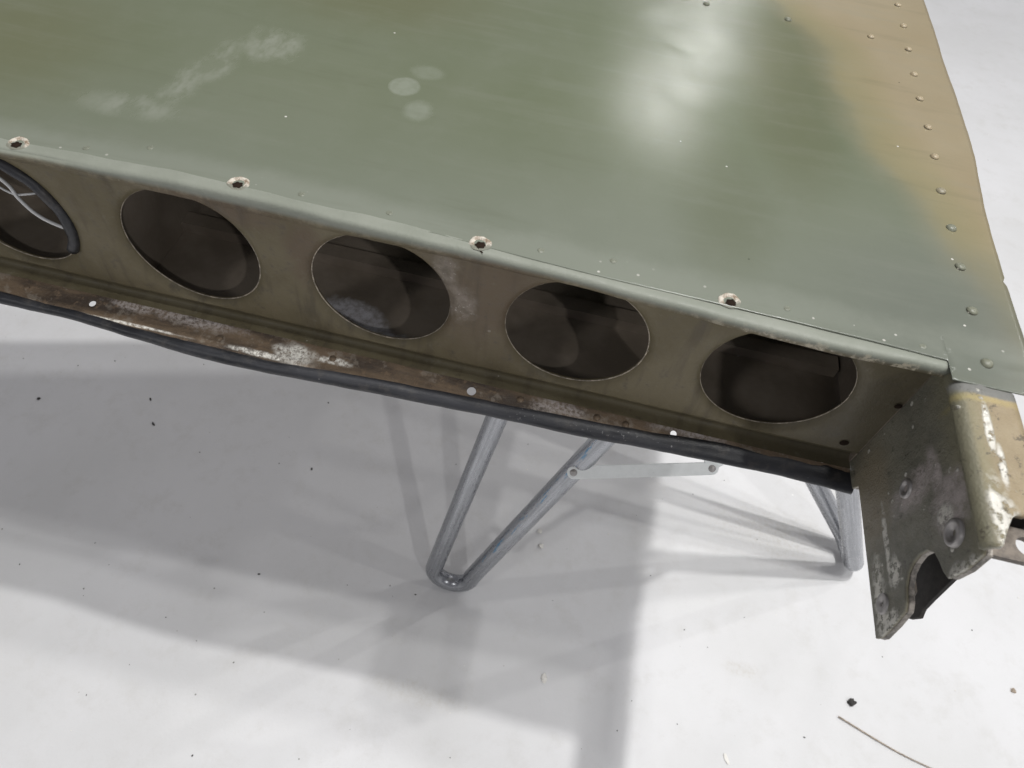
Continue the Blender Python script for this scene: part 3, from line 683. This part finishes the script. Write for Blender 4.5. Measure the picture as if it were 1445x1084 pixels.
hairpin((14.93, 4.72, .74), (14.93 - .86 * 9.4, 6.0, 10.2), (15.17, 3.92, .74), (15.17 - .53 * 9.4, 3.6, 10.2), .265, M_TUBE, .28)
def strap(a, b, w, t, mat, face=(0, -.62, .78)):
    a, b = Vector(a), Vector(b); d = (b - a).normalized(); f = Vector(face); f = (f - d * f.dot(d)).normalized(); s = d.cross(f)
    P = []
    for k in range(9): q = math.pi / 2 + math.pi * k / 8; P.append(a + d * w * math.cos(q) + s * w * math.sin(q))
    for k in range(9): q = -math.pi / 2 + math.pi * k / 8; P.append(b + d * w * math.cos(q) + s * w * math.sin(q))
    n = len(P); V = [tuple(p + f * t) for p in P] + [tuple(p) for p in P]
    F = [tuple(range(n)), tuple(range(n, 2 * n))[::-1]] + [(i, n + i, n + (i + 1) % n, (i + 1) % n) for i in range(n)]
    return mesh("brace", trp(V), F, mat, TR, smooth=False, bevel=.012)
PV, BRK = (6.30, 1.32, 6.35), (9.10, 1.95, 6.75)
b1 = strap(PV, BRK, .135, .08, M_ZINC)
b2 = strap((9.12, 2.02, 6.70), (8.2, 2.6, 8.6), .135, .08, M_ZINC)
b3 = strap((9.10, 2.02, 6.72), (11.6, 3.9, 7.9), .10, .04, M_ZINC)
for p in (PV, BRK):
    q = trp([p])[0]; dome("pivot_rivet", q[0], q[1] - .035, q[2] + .05, .085, .06, M_BOLT, b1, (0, -.62, .78))
tb = box("table_top", (4.2 - 4, 1.0 - 2, 10.25), (10.2 - 4, 8.0 - 2, 10.53), M_TAB, TR, .03)

# ------------------------------------------------------------------ crumbs and scraps on the floor
def lump(name, r, mat, seed, flat=.5, long=1.0):
    rnd = random.Random(seed); bm = bmesh.new(); bmesh.ops.create_icosphere(bm, subdivisions=2, radius=1)
    for v in bm.verts:
        k = 1 + rnd.uniform(-.28, .28); v.co = Vector((v.co.x * r * k * long, v.co.y * r * k, (v.co.z * flat * k) * r)) * S
    me = bpy.data.meshes.new(name); bm.to_mesh(me); bm.free(); me.materials.append(mat)
    return bpy.data.objects.new(name, me)
def crumb(name, x, y, r, mat, label, cat, seed, flat=.5, long=1.0, rot=0.0, group=None):
    o = lump(name, r, mat, seed, flat, long); link(o); o.location = (x * S, y * S, r * flat * S * .8); o.rotation_euler.z = rot
    o['label'] = label; o['category'] = cat
    if group: o['group'] = group
crumb("paint_chip", 6.10, 2.86, .07, M_CHIP, "white crumb right of the bent leg, the upper one of a close pair", "paint chip", 1, .6)
crumb("paint_chip", 6.23, 2.41, .075, M_CHIP, "white crumb right of the bent leg, the lower one of a close pair", "paint chip", 2, .6)
crumb("paint_chip", 7.0, -1.18, .075, M_CHIP, "white pointed crumb in the shadow, near the bottom centre of the floor", "paint chip", 3, .5, 1.5, 1.7)
crumb("paint_chip", 11.85, -2.0, .05, M_CHIP, "long thin white flake at the right border of the panel's shadow", "paint chip", 4, .4, 2.6, -1.1)
crumb("dirt_clump", 15.17, .13, .09, M_DIRT, "dark crumbly clump on the bright floor above the dry straw", "dirt", 5, .6, 1.3, .3)
crumb("dirt_clump", 19.76, 1.53, .07, M_STRAW, "small brown clump on the bright floor near the right border", "dirt", 6, .5)
crumb("dirt_clump", 13.2, -2.15, .045, M_DIRT, "small dark clump near the bottom of the bright floor, left of the straw", "dirt", 7, .5)
crumb("dirt_clump", -9.93, 3.26, .05, M_DIRT, "round black crumb at the far left in the shadow", "dirt", 8, .6)
crumb("metal_shaving", -6.75, 4.15, .025, M_DIRT, "short dark sliver in the shadow at left, the upper of two", "shaving", 9, .5, 2.6, -1.0)
crumb("metal_shaving", -6.22, 3.34, .028, M_DIRT, "longer dark sliver in the shadow at left, the lower of two", "shaving", 10, .5, 3.2, -.7)
pts = []
for k in range(14):
    t = k / 13; pts.append((14.78 + 2.7 * t + .03 * math.sin(6 * t), -.32 - .75 * t - .10 * math.sin(3 * t), .05))
st = sweep("straw", pts, [.020 - .008 * k / 13 for k in range(14)], M_STRAW, None, n=6, uv=False)
st['label'] = "long thin dry straw lying on the bright floor at bottom right"; st['category'] = "straw"
# fine grit nobody would count
bm = bmesh.new(); rnd = random.Random(3)
for i in range(110):
    x, y = rnd.uniform(-12, 24), rnd.uniform(-6, 9); r = rnd.uniform(.008, .020) * (1.5 if rnd.random() < .1 else 1)
    m = Matrix.Translation(Vector((x, y, r * .4)) * S) @ Matrix.Rotation(rnd.uniform(0, 6), 4, 'Z') @ Matrix.Diagonal((r * S * rnd.uniform(.8, 2), r * S, r * S * .6, 1))
    bmesh.ops.create_icosphere(bm, subdivisions=1, radius=1, matrix=m)
me = bpy.data.meshes.new("grit"); bm.to_mesh(me); bm.free(); me.materials.append(M_DIRT); me.materials.append(M_CHIP)
for p in me.polygons: p.material_index = 1 if (p.index // 80) % 4 == 0 else 0
g = bpy.data.objects.new("grit", me); link(g); g['kind'] = 'stuff'; g['label'] = "fine grit and paint dust scattered on the white floor"
